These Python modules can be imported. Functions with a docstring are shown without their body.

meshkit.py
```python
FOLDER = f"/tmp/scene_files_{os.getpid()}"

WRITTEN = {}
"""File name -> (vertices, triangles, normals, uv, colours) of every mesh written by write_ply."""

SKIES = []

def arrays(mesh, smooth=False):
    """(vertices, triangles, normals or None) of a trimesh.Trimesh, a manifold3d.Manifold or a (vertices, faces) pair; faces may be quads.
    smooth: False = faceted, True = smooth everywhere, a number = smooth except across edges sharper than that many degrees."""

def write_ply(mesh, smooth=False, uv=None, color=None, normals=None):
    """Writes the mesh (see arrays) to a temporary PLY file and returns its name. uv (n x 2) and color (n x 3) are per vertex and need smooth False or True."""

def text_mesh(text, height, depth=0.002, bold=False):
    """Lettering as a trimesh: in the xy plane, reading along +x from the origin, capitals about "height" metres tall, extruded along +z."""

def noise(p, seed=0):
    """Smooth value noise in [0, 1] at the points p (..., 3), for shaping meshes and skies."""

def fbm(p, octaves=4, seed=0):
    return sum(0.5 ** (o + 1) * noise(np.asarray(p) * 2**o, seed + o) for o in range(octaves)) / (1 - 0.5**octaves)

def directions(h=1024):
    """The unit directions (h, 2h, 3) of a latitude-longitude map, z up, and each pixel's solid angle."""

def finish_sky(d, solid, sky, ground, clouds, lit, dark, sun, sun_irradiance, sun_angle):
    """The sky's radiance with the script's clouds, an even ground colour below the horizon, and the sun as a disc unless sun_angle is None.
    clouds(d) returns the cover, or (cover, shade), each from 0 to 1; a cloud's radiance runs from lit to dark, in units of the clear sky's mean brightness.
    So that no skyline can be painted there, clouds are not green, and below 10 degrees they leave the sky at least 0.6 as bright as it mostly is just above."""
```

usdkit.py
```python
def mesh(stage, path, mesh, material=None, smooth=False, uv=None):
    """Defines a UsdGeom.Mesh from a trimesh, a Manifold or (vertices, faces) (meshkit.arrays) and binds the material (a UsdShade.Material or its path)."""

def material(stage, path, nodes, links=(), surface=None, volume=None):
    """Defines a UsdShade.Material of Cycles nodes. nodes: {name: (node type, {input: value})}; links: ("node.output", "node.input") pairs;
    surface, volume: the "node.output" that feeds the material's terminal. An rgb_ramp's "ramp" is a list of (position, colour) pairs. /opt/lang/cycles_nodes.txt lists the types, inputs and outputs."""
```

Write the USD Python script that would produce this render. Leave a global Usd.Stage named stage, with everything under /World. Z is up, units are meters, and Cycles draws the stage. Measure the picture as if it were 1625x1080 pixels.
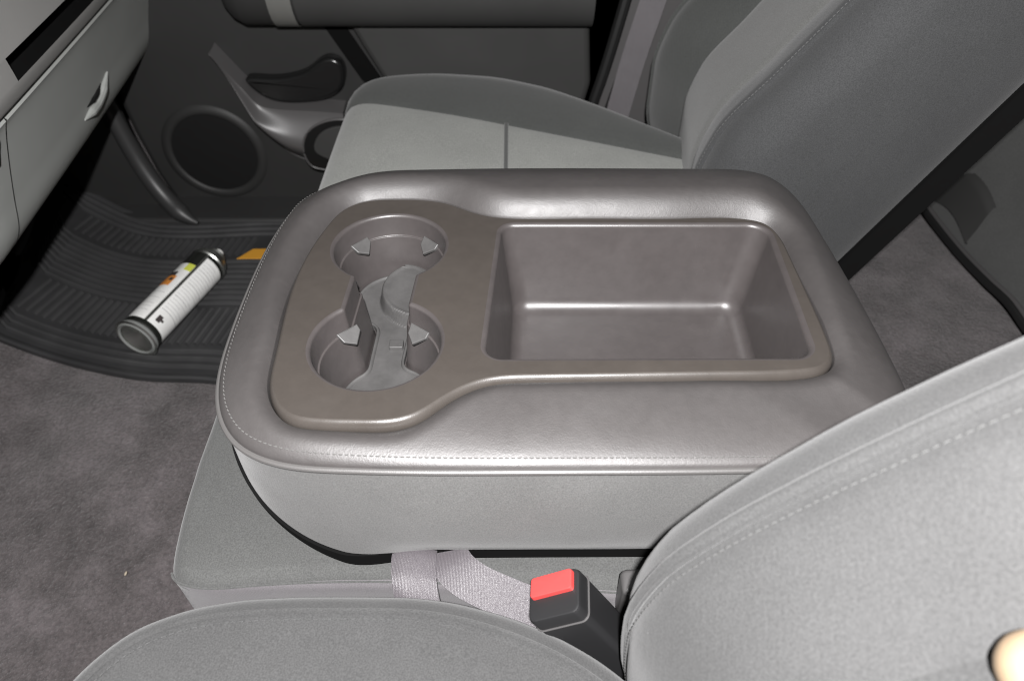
import math, random
import numpy as np, trimesh, usdkit, meshkit
from scipy.interpolate import CubicSpline, PchipInterpolator
from shapely.geometry import Polygon, Point
from shapely.ops import unary_union
from pxr import Usd, UsdGeom, UsdLux, UsdShade, Gf, Sdf

random.seed(4); rng = np.random.default_rng(4)
stage = Usd.Stage.CreateInMemory()
UsdGeom.SetStageUpAxis(stage, UsdGeom.Tokens.z); UsdGeom.SetStageMetersPerUnit(stage, 1.0)
world = UsdGeom.Xform.Define(stage, '/World'); stage.SetDefaultPrim(world.GetPrim())
UsdGeom.Scope.Define(stage, '/World/Looks')
V = lambda *a: np.array(a, float)

# ------------------------------------------------------------------ camera (floor z = 0, console top z = 0.40)
CAM, PITCH = V(0, 0, .76), math.radians(44)
FWD = V(0, math.cos(PITCH), -math.sin(PITCH)); UP = V(0, math.sin(PITCH), math.cos(PITCH)); RIGHT = V(1, 0, 0)
cam = UsdGeom.Camera.Define(stage, '/World/camera')
cam.CreateHorizontalApertureAttr(36.0); cam.CreateVerticalApertureAttr(36.0 * 680 / 1024)
cam.CreateFocalLengthAttr(36.0 * 1150 / 1625); cam.CreateClippingRangeAttr(Gf.Vec2f(.01, 50))
cam.CreateExposureAttr(0.0)
def frame(pos, right, up, back):
    return Gf.Matrix4d(*right, 0, *up, 0, *back, 0, *pos, 1)
UsdGeom.Xformable(cam).AddTransformOp().Set(frame(CAM, RIGHT, UP, -FWD))
cam.CreateFStopAttr(7.0); cam.CreateFocusDistanceAttr(.58)

# ------------------------------------------------------------------ light: the camera's flash (left of and above the lens) and an added faint fill lamp overhead, out of view
fl = UsdLux.SphereLight.Define(stage, '/World/camera_flash')
fl.CreateRadiusAttr(.011); fl.CreateIntensityAttr(15200.0); fl.CreateColorAttr(Gf.Vec3f(1.0, .985, .985))
UsdGeom.Xformable(fl).AddTranslateOp().Set(Gf.Vec3d(*(CAM + .004 * RIGHT + .060 * UP - .16 * FWD)))
am = UsdLux.RectLight.Define(stage, '/World/overhead_fill')
am.CreateWidthAttr(1.6); am.CreateHeightAttr(1.2); am.CreateIntensityAttr(.12); am.CreateColorAttr(Gf.Vec3f(.93, 1.0, .97))
UsdGeom.Xformable(am).AddTranslateOp().Set(Gf.Vec3d(-.1, .4, 1.45))

# ------------------------------------------------------------------ helpers
used = {}
def numbered(parent, name):
    k = (parent, name); n = used.get(k, 0); used[k] = n + 1
    return f'{parent}/{name}' + (f'_{n:03d}' if n else '')
def setd(p, **kw):
    for k, v in kw.items():
        if v: p.SetCustomDataByKey(k, v)
    return p
def thing(name, label, cat, group=None):
    return setd(UsdGeom.Xform.Define(stage, numbered('/World', name)).GetPrim(), label=label, category=cat, group=group)
def obj(name, mesh, mat, parent=None, smooth=35, label=None, kind=None, cat=None, group=None):
    par = '/World' if parent is None else str(parent.GetPath())
    m = usdkit.mesh(stage, numbered(par, name), mesh, M[mat], smooth=smooth)
    m.CreateDoubleSidedAttr(True)
    return setd(m.GetPrim(), label=label, kind=kind, category=cat, group=group)
def cat_(*ms): return trimesh.util.concatenate([m for m in ms])
def rs(P, n, closed=True, smooth=True):
    """a curve through P resampled to n points evenly along its length"""
    P = np.asarray(P, float)
    Q = np.vstack([P, P[:1]]) if closed else P
    d = np.r_[0, np.cumsum(np.linalg.norm(np.diff(Q, axis=0), axis=1))]
    if smooth:
        f = CubicSpline(d, Q, bc_type='periodic') if closed else PchipInterpolator(d, Q)
        t = np.linspace(0, d[-1], 3000); Q = f(t)
        d = np.r_[0, np.cumsum(np.linalg.norm(np.diff(Q, axis=0), axis=1))]
    t = np.linspace(0, d[-1], n + 1)[:-1] if closed else np.linspace(0, d[-1], n)
    return np.stack([np.interp(t, d, Q[:, k]) for k in range(Q.shape[1])], 1)
def ccw(P): 
    x, y = P[:, 0], P[:, 1]
    return P if np.sum(x * np.roll(y, -1) - y * np.roll(x, -1)) > 0 else P[::-1]
def inward(P):
    """inward unit normals of a counter-clockwise closed plane curve"""
    t = np.roll(P, -1, 0) - np.roll(P, 1, 0); t /= np.linalg.norm(t, axis=1, keepdims=True) + 1e-12
    return np.stack([-t[:, 1], t[:, 0]], 1)
def grid(G, closed=False, cap0=False, cap1=False, flip=False):
    """quads over G (rings, n, 3)"""
    G = np.asarray(G, float); r, n, _ = G.shape
    i, j = np.meshgrid(np.arange(r - 1), np.arange(n if closed else n - 1), indexing='ij')
    j2 = (j + 1) % n
    q = np.stack([i * n + j, i * n + j2, (i + 1) * n + j2, (i + 1) * n + j], -1).reshape(-1, 4)
    v = [G.reshape(-1, 3)]; f = [q[:, [0, 1, 2]], q[:, [0, 2, 3]]]
    for on, ring, s in ((cap0, 0, -1), (cap1, r - 1, 1)):
        if on:
            c = sum(len(a) for a in v); v.append(G[ring].mean(0)[None]); k = np.arange(n); a = ring * n + k; b = ring * n + (k + 1) % n
            f.append(np.stack([a, b, np.full(n, c)], 1)[:, ::s])
    f = np.vstack(f)
    m = trimesh.Trimesh(np.vstack(v), f[:, ::-1] if flip else f, process=False)
    m.merge_vertices(digits_vertex=6); m.update_faces(m.nondegenerate_faces())
    return m
def ring3(P, z): return np.column_stack([P, np.broadcast_to(z, (len(P),))])
def tube(P, r, sides=8, caps=True, flat=1.0):
    P = np.asarray(P, float); t = np.gradient(P, axis=0); t /= np.linalg.norm(t, axis=1, keepdims=True)
    a = np.cross(t, [0, 0, 1.0]); b = np.linalg.norm(a, axis=1)
    a[b < 1e-3] = [1, 0, 0]; a /= np.linalg.norm(a, axis=1, keepdims=True); b = np.cross(a, t)
    g = np.arange(sides) * 2 * np.pi / sides; r = np.broadcast_to(r, (len(P),))
    G = P[:, None] + r[:, None, None] * (np.cos(g)[None, :, None] * a[:, None] + flat * np.sin(g)[None, :, None] * b[:, None])
    return grid(G, True, caps, caps, flip=True)
def rbox(sx, sy, sz, r=.003, n=3):
    """box with rounded edges, centred"""
    import manifold3d as m3
    s = m3.Manifold.sphere(r, 4 * n)
    pts = [s.translate([x, y, z]) for x in (-sx / 2 + r, sx / 2 - r) for y in (-sy / 2 + r, sy / 2 - r) for z in (-sz / 2 + r, sz / 2 - r)]
    m = m3.Manifold.batch_hull(pts).to_mesh()
    return trimesh.Trimesh(m.vert_properties[:, :3], m.tri_verts)
def axes(m, X, Y, Z, o):
    """mesh with local axes X, Y, Z put at o"""
    T = np.eye(4); T[:3, 0], T[:3, 1], T[:3, 2], T[:3, 3] = X, Y, Z, o
    m = m.copy(); m.apply_transform(T); return m
def unit(v): v = np.asarray(v, float); return v / np.linalg.norm(v)
def plate(poly, depth, r=.002, k=3):
    """a closed plane outline (n,2) as a slab along +z with a rounded upper edge"""
    P = ccw(np.asarray(poly)); N = inward(P); R = [ring3(P, 0)]
    for a in np.linspace(0, np.pi / 2, k + 1): R.append(ring3(P + N * r * (1 - np.cos(a)), depth - r + r * np.sin(a)))
    top = R[-1]; side = grid(R, True)
    v, f = trimesh.creation.triangulate_polygon(Polygon(top[:, :2]), engine='earcut')
    cap = trimesh.Trimesh(np.column_stack([v, np.full(len(v), depth)]), f, process=False)
    if cap.face_normals[:, 2].mean() < 0: cap.invert()
    return cat_(side, cap)
def stitches(P, N, length=.0028, r=.0005, gap=.5):
    """short threads along the curve P, standing on normals N"""
    P = np.asarray(P); d = np.r_[0, np.cumsum(np.linalg.norm(np.diff(P, axis=0), axis=1))]; out = []
    at = lambda s: np.array([np.interp(s, d, P[:, k]) for k in range(3)]); an = lambda s: unit([np.interp(s, d, N[:, k]) for k in range(3)])
    s = 0
    while s + length < d[-1]:
        a, b = at(s), at(s + length); n = an(s); t = unit(b - a); w = np.cross(n, t)
        q = [a, a + (b - a) * .3 + n * r, a + (b - a) * .7 + n * r, b]
        G = np.array([[p - w * r - n * r * .6, p + n * r * .5, p + w * r - n * r * .6] for p in q])
        out.append(grid(G)); s += length * (1 + gap)
    return cat_(*out)

def soften(m, amp, scale=16.0, seed=0):
    """slight unevenness of padding: moves the points along their normals"""
    from scipy.spatial import cKDTree
    m = m.copy(); n = np.array(m.vertex_normals); v0 = np.array(m.vertices)
    eu, cnt = np.unique(m.edges_sorted, axis=0, return_counts=True); rim_ = np.unique(eu[cnt == 1])
    if len(rim_): amp = amp * np.clip(cKDTree(v0[rim_]).query(v0)[0] / .03, 0, 1)
    m.vertices = m.vertices + n * (amp * 2 * (meshkit.fbm(np.asarray(m.vertices) * scale, 3, seed) - .5))[:, None]; return m
# ------------------------------------------------------------------ materials
M = {}
def mat(name, color, rough=.6, spec=.5, bump=(), vary=(), sheen=0, metallic=0, coat=0, coat_rough=.1, smudge=0.0):
    """bump: (scale, strength, distance) noise layers; vary: (scale, amount) colour noise"""
    c = np.array(color, float)
    nodes = {'g': ('geometry', {}), 'p': ('principled_bsdf', {'base_color': tuple(c), 'roughness': rough, 'specular_ior_level': spec, 'sheen_weight': sheen, 'metallic': metallic, 'coat_weight': coat, 'coat_roughness': coat_rough})}
    links = []
    prev = None
    for k, (sc, am) in enumerate(vary):
        nodes[f'v{k}'] = ('noise_texture', {'scale': sc, 'detail': 4.0, 'roughness': .6})
        nodes[f'r{k}'] = ('rgb_ramp', {'ramp': [(0.0, (1 - am,) * 3), (.3, (1 - am,) * 3), (.7, (1 + am,) * 3), (1.0, (1 + am,) * 3)]})
        nodes[f'm{k}'] = ('mix_color', {'blend_type': 'multiply', 'fac': 1.0, 'a': tuple(c), 'use_clamp': False})
        links += [('g.position', f'v{k}.vector'), (f'v{k}.fac', f'r{k}.fac'), (f'r{k}.color', f'm{k}.b')]
        if prev: links.append((prev, f'm{k}.a'))
        prev = f'm{k}.result'
    if prev: links.append((prev, 'p.base_color'))
    if smudge:
        nodes['sn'] = ('noise_texture', {'scale': 26.0, 'detail': 5.0, 'roughness': .62, 'distortion': .6}); nodes['sr'] = ('map_range', {'from_min': .3, 'from_max': .7, 'to_min': rough - smudge, 'to_max': rough + smudge, 'clamp': True})
        links += [('g.position', 'sn.vector'), ('sn.fac', 'sr.value'), ('sr.result', 'p.roughness')]
    pb = None
    for k, (sc, st, di) in enumerate(bump):
        nodes[f'n{k}'] = ('noise_texture', {'scale': sc, 'detail': 3.0, 'roughness': .55})
        nodes[f'b{k}'] = ('bump', {'strength': st, 'distance': di})
        links += [('g.position', f'n{k}.vector'), (f'n{k}.fac', f'b{k}.height')]
        if pb: links.append((pb, f'b{k}.normal'))
        pb = f'b{k}.normal'
    if pb: links.append((pb, 'p.normal'))
    M[name] = usdkit.material(stage, '/World/Looks/' + name, nodes, links, surface='p.BSDF')
def knit(name, color, scale=420, rot=(0, 0, 0), lint=0.0, strength=.3, thread=.2, rough=.95, spec=.15, sheen=.25):
    """woven fabric: two crossed thread waves, fine noise, a little pale lint"""
    nodes = {'g': ('geometry', {}), 'mp': ('mapping', {'rotation': rot}),
             'w1': ('wave_texture', {'bands_direction': 'x', 'scale': scale * .32, 'distortion': 1.5, 'detail': 1.0, 'detail_scale': 3.0}),
             'w2': ('noise_texture', {'scale': scale * 2.2, 'detail': 2.0}), 'w3': ('noise_texture', {'scale': 14.0, 'detail': 4.0, 'roughness': .6}),
             'add': ('math', {'math_type': 'multiply_add', 'value2': thread}),
             'b': ('bump', {'strength': strength, 'distance': .0008}),
             'r': ('rgb_ramp', {'ramp': [(0, (.88, .88, .88)), (.3, (.93, .93, .93)), (.7, (1.07, 1.07, 1.07)), (1, (1.1, 1.1, 1.1))]}),
             'r2': ('rgb_ramp', {'ramp': [(0, (.6, .6, .6)), (.35, (.8, .8, .8)), (.65, (1.2, 1.2, 1.2)), (1, (1.4, 1.4, 1.4))]}),
             'm': ('mix_color', {'blend_type': 'multiply', 'fac': 1.0, 'a': color, 'use_clamp': False}),
             'm2': ('mix_color', {'blend_type': 'multiply', 'fac': .8, 'use_clamp': False}),
             'lv': ('voronoi_texture', {'scale': 95.0, 'randomness': 1.0}), 'lr': ('rgb_ramp', {'ramp': [(0, (lint,) * 3), (.018, (lint,) * 3), (.032, (0, 0, 0)), (1, (0, 0, 0))]}),
             'ln': ('noise_texture', {'scale': 23.0}), 'lc': ('rgb_ramp', {'ramp': [(0, (0, 0, 0)), (.56, (0, 0, 0)), (.6, (1, 1, 1)), (1, (1, 1, 1))]}),
             'lm': ('mix_color', {'blend_type': 'multiply', 'fac': 1.0}),
             'm3': ('mix_color', {'blend_type': 'mix', 'b': (.5, .5, .49)}),
             'p': ('principled_bsdf', {'roughness': rough, 'specular_ior_level': spec, 'sheen_weight': sheen, 'sheen_roughness': .5, 'sheen_tint': (.8, .8, .8)})}
    links = [('g.position', 'mp.vector'), ('mp.vector', 'w1.vector'), ('g.position', 'w2.vector'), ('g.position', 'w3.vector'), ('w1.fac', 'add.value1'), ('w2.fac', 'add.value3'), ('add.value', 'b.height'), ('b.normal', 'p.normal'),
             ('w3.fac', 'r.fac'), ('r.color', 'm.b'), ('w2.fac', 'r2.fac'), ('m.result', 'm2.a'), ('r2.color', 'm2.b'),
             ('g.position', 'lv.vector'), ('lv.distance', 'lr.fac'), ('g.position', 'ln.vector'), ('ln.fac', 'lc.fac'), ('lr.color', 'lm.a'), ('lc.color', 'lm.b'), ('m2.result', 'm3.a'), ('lm.result', 'm3.fac'), ('m3.result', 'p.base_color')]
    M[name] = usdkit.material(stage, '/World/Looks/' + name, nodes, links, surface='p.BSDF')
knit('driver_fabric', (.071, .071, .071), 420, lint=.7)
knit('panel_fabric', (.050, .051, .052), 420, lint=.6)
knit('back_fabric', (.135, .136, .131), 420, lint=.2)
knit('dark_fabric', (.066, .069, .066), 420, lint=.5)
knit('seat_fabric', (.088, .089, .087), 420, lint=.7)
knit('ribbed_fabric', (.070, .070, .070), 300, lint=.5, strength=.5, thread=.6)
knit('light_fabric', (.245, .25, .235), 420, lint=.2)
knit('console_fabric', (.112, .111, .109), 500, lint=.4)
mat('vinyl', (.060, .055, .054), .49, .85, bump=((1000, .2, .0006), (330, .12, .0008), (40, .02, .004)), vary=((9, .07), (140, .06)), smudge=.05)
mat('tray_plastic', (.060, .052, .046), .36, .7, bump=((1400, .2, .0004),), vary=((7, .06), (90, .05)), smudge=.07)
mat('bin_plastic', (.066, .058, .057), .41, 1.0, bump=((1400, .18, .0004),), vary=((12, .09), (90, .07)), smudge=.06)
mat('liner_rubber', (.080, .078, .077), .5, .5, bump=((300, .12, .0006),), vary=((45, .2),), smudge=.12)
mat('thread', (.12, .117, .114), .7)
mat('seat_thread', (.105, .105, .104), .8)
mat('welt_vinyl', (.10, .096, .094), .42, bump=((900, .2, .0005),))
mat('black_plastic', (.012, .012, .012), .5, bump=((900, .1, .0005),))
mat('gloss_black', (.01, .01, .01), .22, .5)
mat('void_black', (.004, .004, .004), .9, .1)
mat('grille_black', (.009, .009, .009), .8, .2, bump=((1500, .6, .001),))
mat('door_plastic', (.026, .026, .0255), .55, .4, bump=((700, .25, .0006),), vary=((6, .1),))
mat('door_panel_grey', (.040, .040, .039), .7, .3, bump=((700, .25, .0006),), vary=((6, .1),))
mat('pocket_plastic', (.085, .082, .082), .38, .5, bump=((700, .12, .0005),))
mat('armrest_grey', (.13, .13, .122), .5)
mat('dash_plastic', (.35, .36, .345), .62, .35, bump=((600, .25, .0006),), vary=((5, .06),))
mat('dash_plastic_pale', (.21, .207, .20), .6, .35, bump=((600, .25, .0006),), vary=((5, .06),))
mat('rubber_rib_lit', (.054, .054, .055), .5, .45, bump=((500, .2, .0006),), vary=((12, .2),))  # paler than the sheet: light on the rib tops put into the colour
mat('rubber', (.036, .036, .037), .5, .45, bump=((500, .2, .0006),), vary=((12, .2),))
mat('sill_plastic', (.035, .035, .035), .42, .5, bump=((700, .15, .0005),))
mat('emblem_gold', (.62, .30, .035), .45)
knit('belt_webbing', (.10, .09, .098), 900, strength=.5, thread=.5, rough=.42, spec=.9, sheen=.1)
knit('belt_webbing_grey', (.135, .127, .133), 900, strength=.4, thread=.4)
mat('red_plastic', (.62, .055, .052), .40, 1.0, coat=.5, coat_rough=.35)
mat('buckle_plastic', (.019, .019, .020), .42, .5, bump=((900, .15, .0005),))
mat('can_metal', (.62, .63, .60), .36, metallic=1.0)
mat('label_white', (.84, .84, .82), .32, .5, vary=((60, .05),))
mat('label_grey', (.50, .50, .50), .4)
mat('rim_metal', (.30, .31, .30), .32, .9, metallic=.3)
mat('label_black', (.015, .016, .014), .25)
mat('label_orange', (.70, .27, .06), .35)
mat('label_yellow', (.62, .66, .10), .35)
mat('label_dark', (.06, .05, .05), .4)
mat('nozzle_white', (.8, .8, .78), .4)
mat('skin', (.33, .24, .155), .45, .4, bump=((500, .15, .0006),), vary=((40, .06),))
mat('crumb', (.42, .36, .28), .8)
def carpet_mat():
    nodes = {'g': ('geometry', {}), 'a': ('noise_texture', {'scale': 12.0, 'detail': 5.0, 'roughness': .65}), 'f': ('noise_texture', {'scale': 260.0, 'detail': 3.0, 'roughness': .7}), 'c': ('noise_texture', {'scale': 38.0, 'detail': 4.0, 'roughness': .6}),
             'ra': ('rgb_ramp', {'ramp': [(0, (.056, .049, .048)), (.36, (.068, .059, .059)), (.5, (.100, .087, .088)), (.64, (.130, .113, .116)), (1, (.15, .131, .133))]}),
             'rf': ('rgb_ramp', {'ramp': [(0, (.35, .35, .35)), (.4, (.8, .8, .8)), (.6, (1.15, 1.15, 1.15)), (1, (1.8, 1.8, 1.8))]}),
             'rc': ('rgb_ramp', {'ramp': [(0, (.78, .78, .78)), (.4, (.93, .93, .93)), (.6, (1.07, 1.07, 1.07)), (1, (1.2, 1.2, 1.2))]}),
             'm': ('mix_color', {'blend_type': 'multiply', 'fac': 1.0, 'use_clamp': False}), 'm2': ('mix_color', {'blend_type': 'multiply', 'fac': 1.0, 'use_clamp': False}),
             'b': ('bump', {'strength': .8, 'distance': .004}), 'p': ('principled_bsdf', {'roughness': 1.0, 'specular_ior_level': .1, 'sheen_weight': .3})}
    links = [('g.position', n + '.vector') for n in 'afc'] + [('a.fac', 'ra.fac'), ('f.fac', 'rf.fac'), ('c.fac', 'rc.fac'), ('ra.color', 'm.a'), ('rf.color', 'm.b'), ('m.result', 'm2.a'), ('rc.color', 'm2.b'), ('m2.result', 'p.base_color'), ('f.fac', 'b.height'), ('b.normal', 'p.normal')]
    M['carpet'] = usdkit.material(stage, '/World/Looks/carpet', nodes, links, surface='p.BSDF')
carpet_mat()

# ------------------------------------------------------------------ floor
def floor_z(x): return 1.4 * np.maximum(0, -.62 - x) ** 2
def floor_noise(X, Y): return .004 * (meshkit.fbm(np.stack([X * 14, Y * 14, X * 0], -1), 4) - .5)
xs, ys = np.linspace(-1.25, 1.4, 260), np.linspace(-.5, 1.5, 200)
X_, Y_ = np.meshgrid(xs, ys, indexing='ij')
obj('floor', grid(np.stack([X_, Y_, floor_z(X_) + floor_noise(X_, Y_) - .006], -1)), 'carpet', smooth=True, kind='structure', label='mottled brown grey carpet on the cab floor')

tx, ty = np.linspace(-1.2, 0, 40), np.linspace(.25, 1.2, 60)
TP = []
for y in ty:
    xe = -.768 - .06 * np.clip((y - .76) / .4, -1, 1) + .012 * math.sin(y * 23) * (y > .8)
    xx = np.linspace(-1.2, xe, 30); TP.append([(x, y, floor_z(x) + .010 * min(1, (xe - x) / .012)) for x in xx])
obj('dash_shadow_sheet', grid(TP, flip=True), 'void_black', kind='structure', label='black sheet left of the mat standing in for the dash shadow')  # shadow below the dash, built as a black sheet on the floor
# ------------------------------------------------------------------ rubber floor mat with raised ribs
mat_out = rs([(-.842, 1.135), (-.83, 1.05), (-.80, .90), (-.778, .80), (-.768, .772), (-.74, .760), (-.636, .733), (-.515, .706), (-.42, .700), (-.31, .70), (-.30, .72), (-.30, 1.07), (-.32, 1.085), (-.588, 1.098), (-.70, 1.118), (-.82, 1.145)], 220)
mat_out = ccw(mat_out)
t = thing('floor_mat', 'black ribbed rubber floor mat with a gold emblem in the passenger footwell', 'floor mat')
N = inward(mat_out); poly = Polygon(mat_out)
def mz(P, h): return np.column_stack([P, floor_z(P[:, 0]) + h])
rings = [mz(mat_out, -.004), mz(mat_out, .004), mz(mat_out + N * .003, .0065), mz(mat_out + N * .008, .0065), mz(mat_out + N * .011, .003)]
rim = grid(rings, True)
gx, gy = np.linspace(-.85, -.29, 90), np.linspace(.69, 1.16, 60)
GX, GY = np.meshgrid(gx, gy, indexing='ij')
# the sheet inside the rim: rows between the near and far outline
def span(x, p):
    from shapely.geometry import LineString
    c = p.intersection(LineString([(x, 0), (x, 2)]))
    return (c.bounds[1], c.bounds[3]) if not c.is_empty else None
inner = Polygon(mat_out + N * .0105)
rows = []
b = inner.bounds
for x in np.linspace(b[0] + .0005, b[2] - .0005, 120):
    s = span(x, inner)
    if s: rows.append([(x, y, floor_z(x) + .003) for y in np.linspace(s[0], s[1], 30)])
obj('mat_sheet', cat_(rim, grid(rows, flip=True)), 'rubber', t)
def near(x):
    s = span(x, inner); return s if s else (.75, 1.1)
def rib(P, w=.0056, h=.0048):
    P = np.asarray(P); tn = np.gradient(P, axis=0); tn /= np.linalg.norm(tn, axis=1, keepdims=True); nn = np.stack([-tn[:, 1], tn[:, 0]], 1)
    prof = [(-w / 2, 0), (-w / 2 * .7, h), (w / 2 * .7, h), (w / 2, 0)]
    G = np.array([[[p[0] + n[0] * a, p[1] + n[1] * a, floor_z(p[0]) + .003 + c] for a, c in prof] for p, n in zip(P, nn)])
    return grid(G, flip=True)
def long_rib(frac, x0, x1, **k):
    xx = np.linspace(x0, x1, 30); P = []
    for x in xx:
        a, c = near(x); P.append((x, a + frac * (c - a)))
    return rib(P, **k)
b = inner.bounds
for f in (.035, .075, .115): obj('rib', long_rib(f, b[0] + .075, b[2] - .004), 'rubber_rib_lit', t, smooth=False)
for f in np.linspace(.40, .68, 9): obj('rib', long_rib(f, b[0] + .055, b[2] - .004), 'rubber_rib_lit', t, smooth=False)
for f in (.885, .925, .965): obj('rib', long_rib(f, b[0] + .04, b[2] - .004), 'rubber_rib_lit', t, smooth=False)
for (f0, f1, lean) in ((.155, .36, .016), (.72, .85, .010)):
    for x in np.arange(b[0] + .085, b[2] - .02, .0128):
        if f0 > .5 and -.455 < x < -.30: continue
        a, c = near(x); obj('cross_rib', rib([(x, a + f0 * (c - a)), (x + lean * .5, a + .5 * (f0 + f1) * (c - a)), (x + lean, a + f1 * (c - a))]), 'rubber_rib_lit', t, smooth=False)
em = np.array([(-.466, .978), (-.445, 1.006), (-.414, 1.006), (-.414, 1.020), (-.372, 1.020), (-.366, 1.006), (-.318, 1.006), (-.339, .978), (-.366, .978), (-.370, .962), (-.414, .962), (-.418, .978)])
obj('emblem', axes(plate(rs(em, 120, smooth=False), .005, .0008), V(1, 0, 0), V(0, 1, 0), V(0, 0, 1), V(0, 0, .003)), 'emblem_gold', t, label='gold bow shaped emblem set into the mat')

# ------------------------------------------------------------------ spray can lying on the mat
t = thing('spray_can', 'white labelled aerosol spray can lying on the ribbed rubber mat', 'spray can')
A, B = V(-.5405, .7560, .0365), V(-.4845, .945, .0365); ax = unit(B - A); L = np.linalg.norm(B - A); R0 = .0285
sd = unit(np.cross(ax, [0, 0, 1])); upv = np.cross(sd, ax)
def lathe(prof, n=64, caps=True):
    g = np.arange(n) * 2 * np.pi / n
    G = np.array([[A + ax * h + r * (math.cos(q) * upv + math.sin(q) * sd) for q in g] for h, r in prof])
    return grid(G, True, caps, caps)
obj('can_body', lathe([(.007, .001), (.0045, .012), (.001, .022), (-.003, .0275), (-.0045, .0305), (-.003, .033), (0, R0 + .001), (.004, R0 + .001), (.006, R0 - .0004), (L - .024, R0 - .0004), (L - .022, R0 + .0012), (L - .018, R0 + .0012), (L - .016, R0 - .002), (L - .010, .026), (L - .004, .019), (L - .001, .0165), (L + .001, .0172), (L + .003, .016), (L + .002, .008)]), 'can_metal', t)
obj('base_rim', lathe([(.004, R0 + .0014), (.001, R0 + .0022), (-.0035, R0 + .001), (-.0055, R0 - .0015), (-.0035, R0 - .004)], 64, False), 'rim_metal', t)
nz = obj('nozzle', lathe([(L + .001, .0075), (L + .006, .0078), (L + .013, .0070), (L + .0145, .0055), (L + .015, .002)], 24), 'nozzle_white', t)
def patch(h0, h1, a0, a1, lift=.0004, wob=0):
    a0, a1 = a0 + 24, a1 + 24
    q = np.radians(np.linspace(a0, a1, max(3, int(abs(a1 - a0) / 5)))); r = R0 + lift
    G = [[A + ax * h + r * (math.cos(x) * upv + math.sin(x) * sd) for x in q] for h in np.linspace(h0, h1, 3)]
    return grid(np.array(G), flip=True)
# angle 0 is the top of the can, positive towards the viewer's right
LB = L - .026
obj('label', patch(.014, LB - .006, 8, 170), 'label_white', t, label='white label side with rows of fine print')
obj('label', patch(.014, LB - .030, -150, -1), 'label_white', t, label='white label side with orange and yellow panels')
obj('label_band', patch(LB - .030, LB, -150, -1), 'label_black', t); obj('label_band', patch(LB - .006, LB, 8, 170), 'label_black', t)
obj('label_band', patch(.007, .014, -170, 170), 'label_black', t)
obj('label_panel', patch(LB - .046, LB - .030, -24, -1, .0007), 'label_yellow', t)
obj('label_panel', patch(LB - .085, LB - .062, -75, -22, .0007), 'label_orange', t)
obj('label_panel', patch(LB - .074, LB - .067, -38, -26, .0009), 'label_dark', t)
obj('label_panel', patch(LB - .058, LB - .032, -80, -62, .0007), 'label_dark', t)
obj('label_panel', patch(LB - .062, LB - .052, -60, -30, .0007), 'label_dark', t)
obj('label_mark', patch(.022, .034, 22, 36, .0007), 'label_dark', t); obj('label_mark', patch(.026, .030, 36, 44, .0007), 'label_dark', t)
for k, h in enumerate(np.arange(.044, LB - .010, .0062)):
    obj('print_line', patch(h, h + (.0016 if k % 5 == 0 else .0010), 13 + 3 * (k % 3 == 1), 50 + 45 * rng.random(), .0007), 'label_grey', t)
for h in (.030, .038, .045, .058, .07): obj('print_line', patch(h, h + .001, -70 + 20 * rng.random(), -12, .0007), 'label_grey', t)

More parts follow.
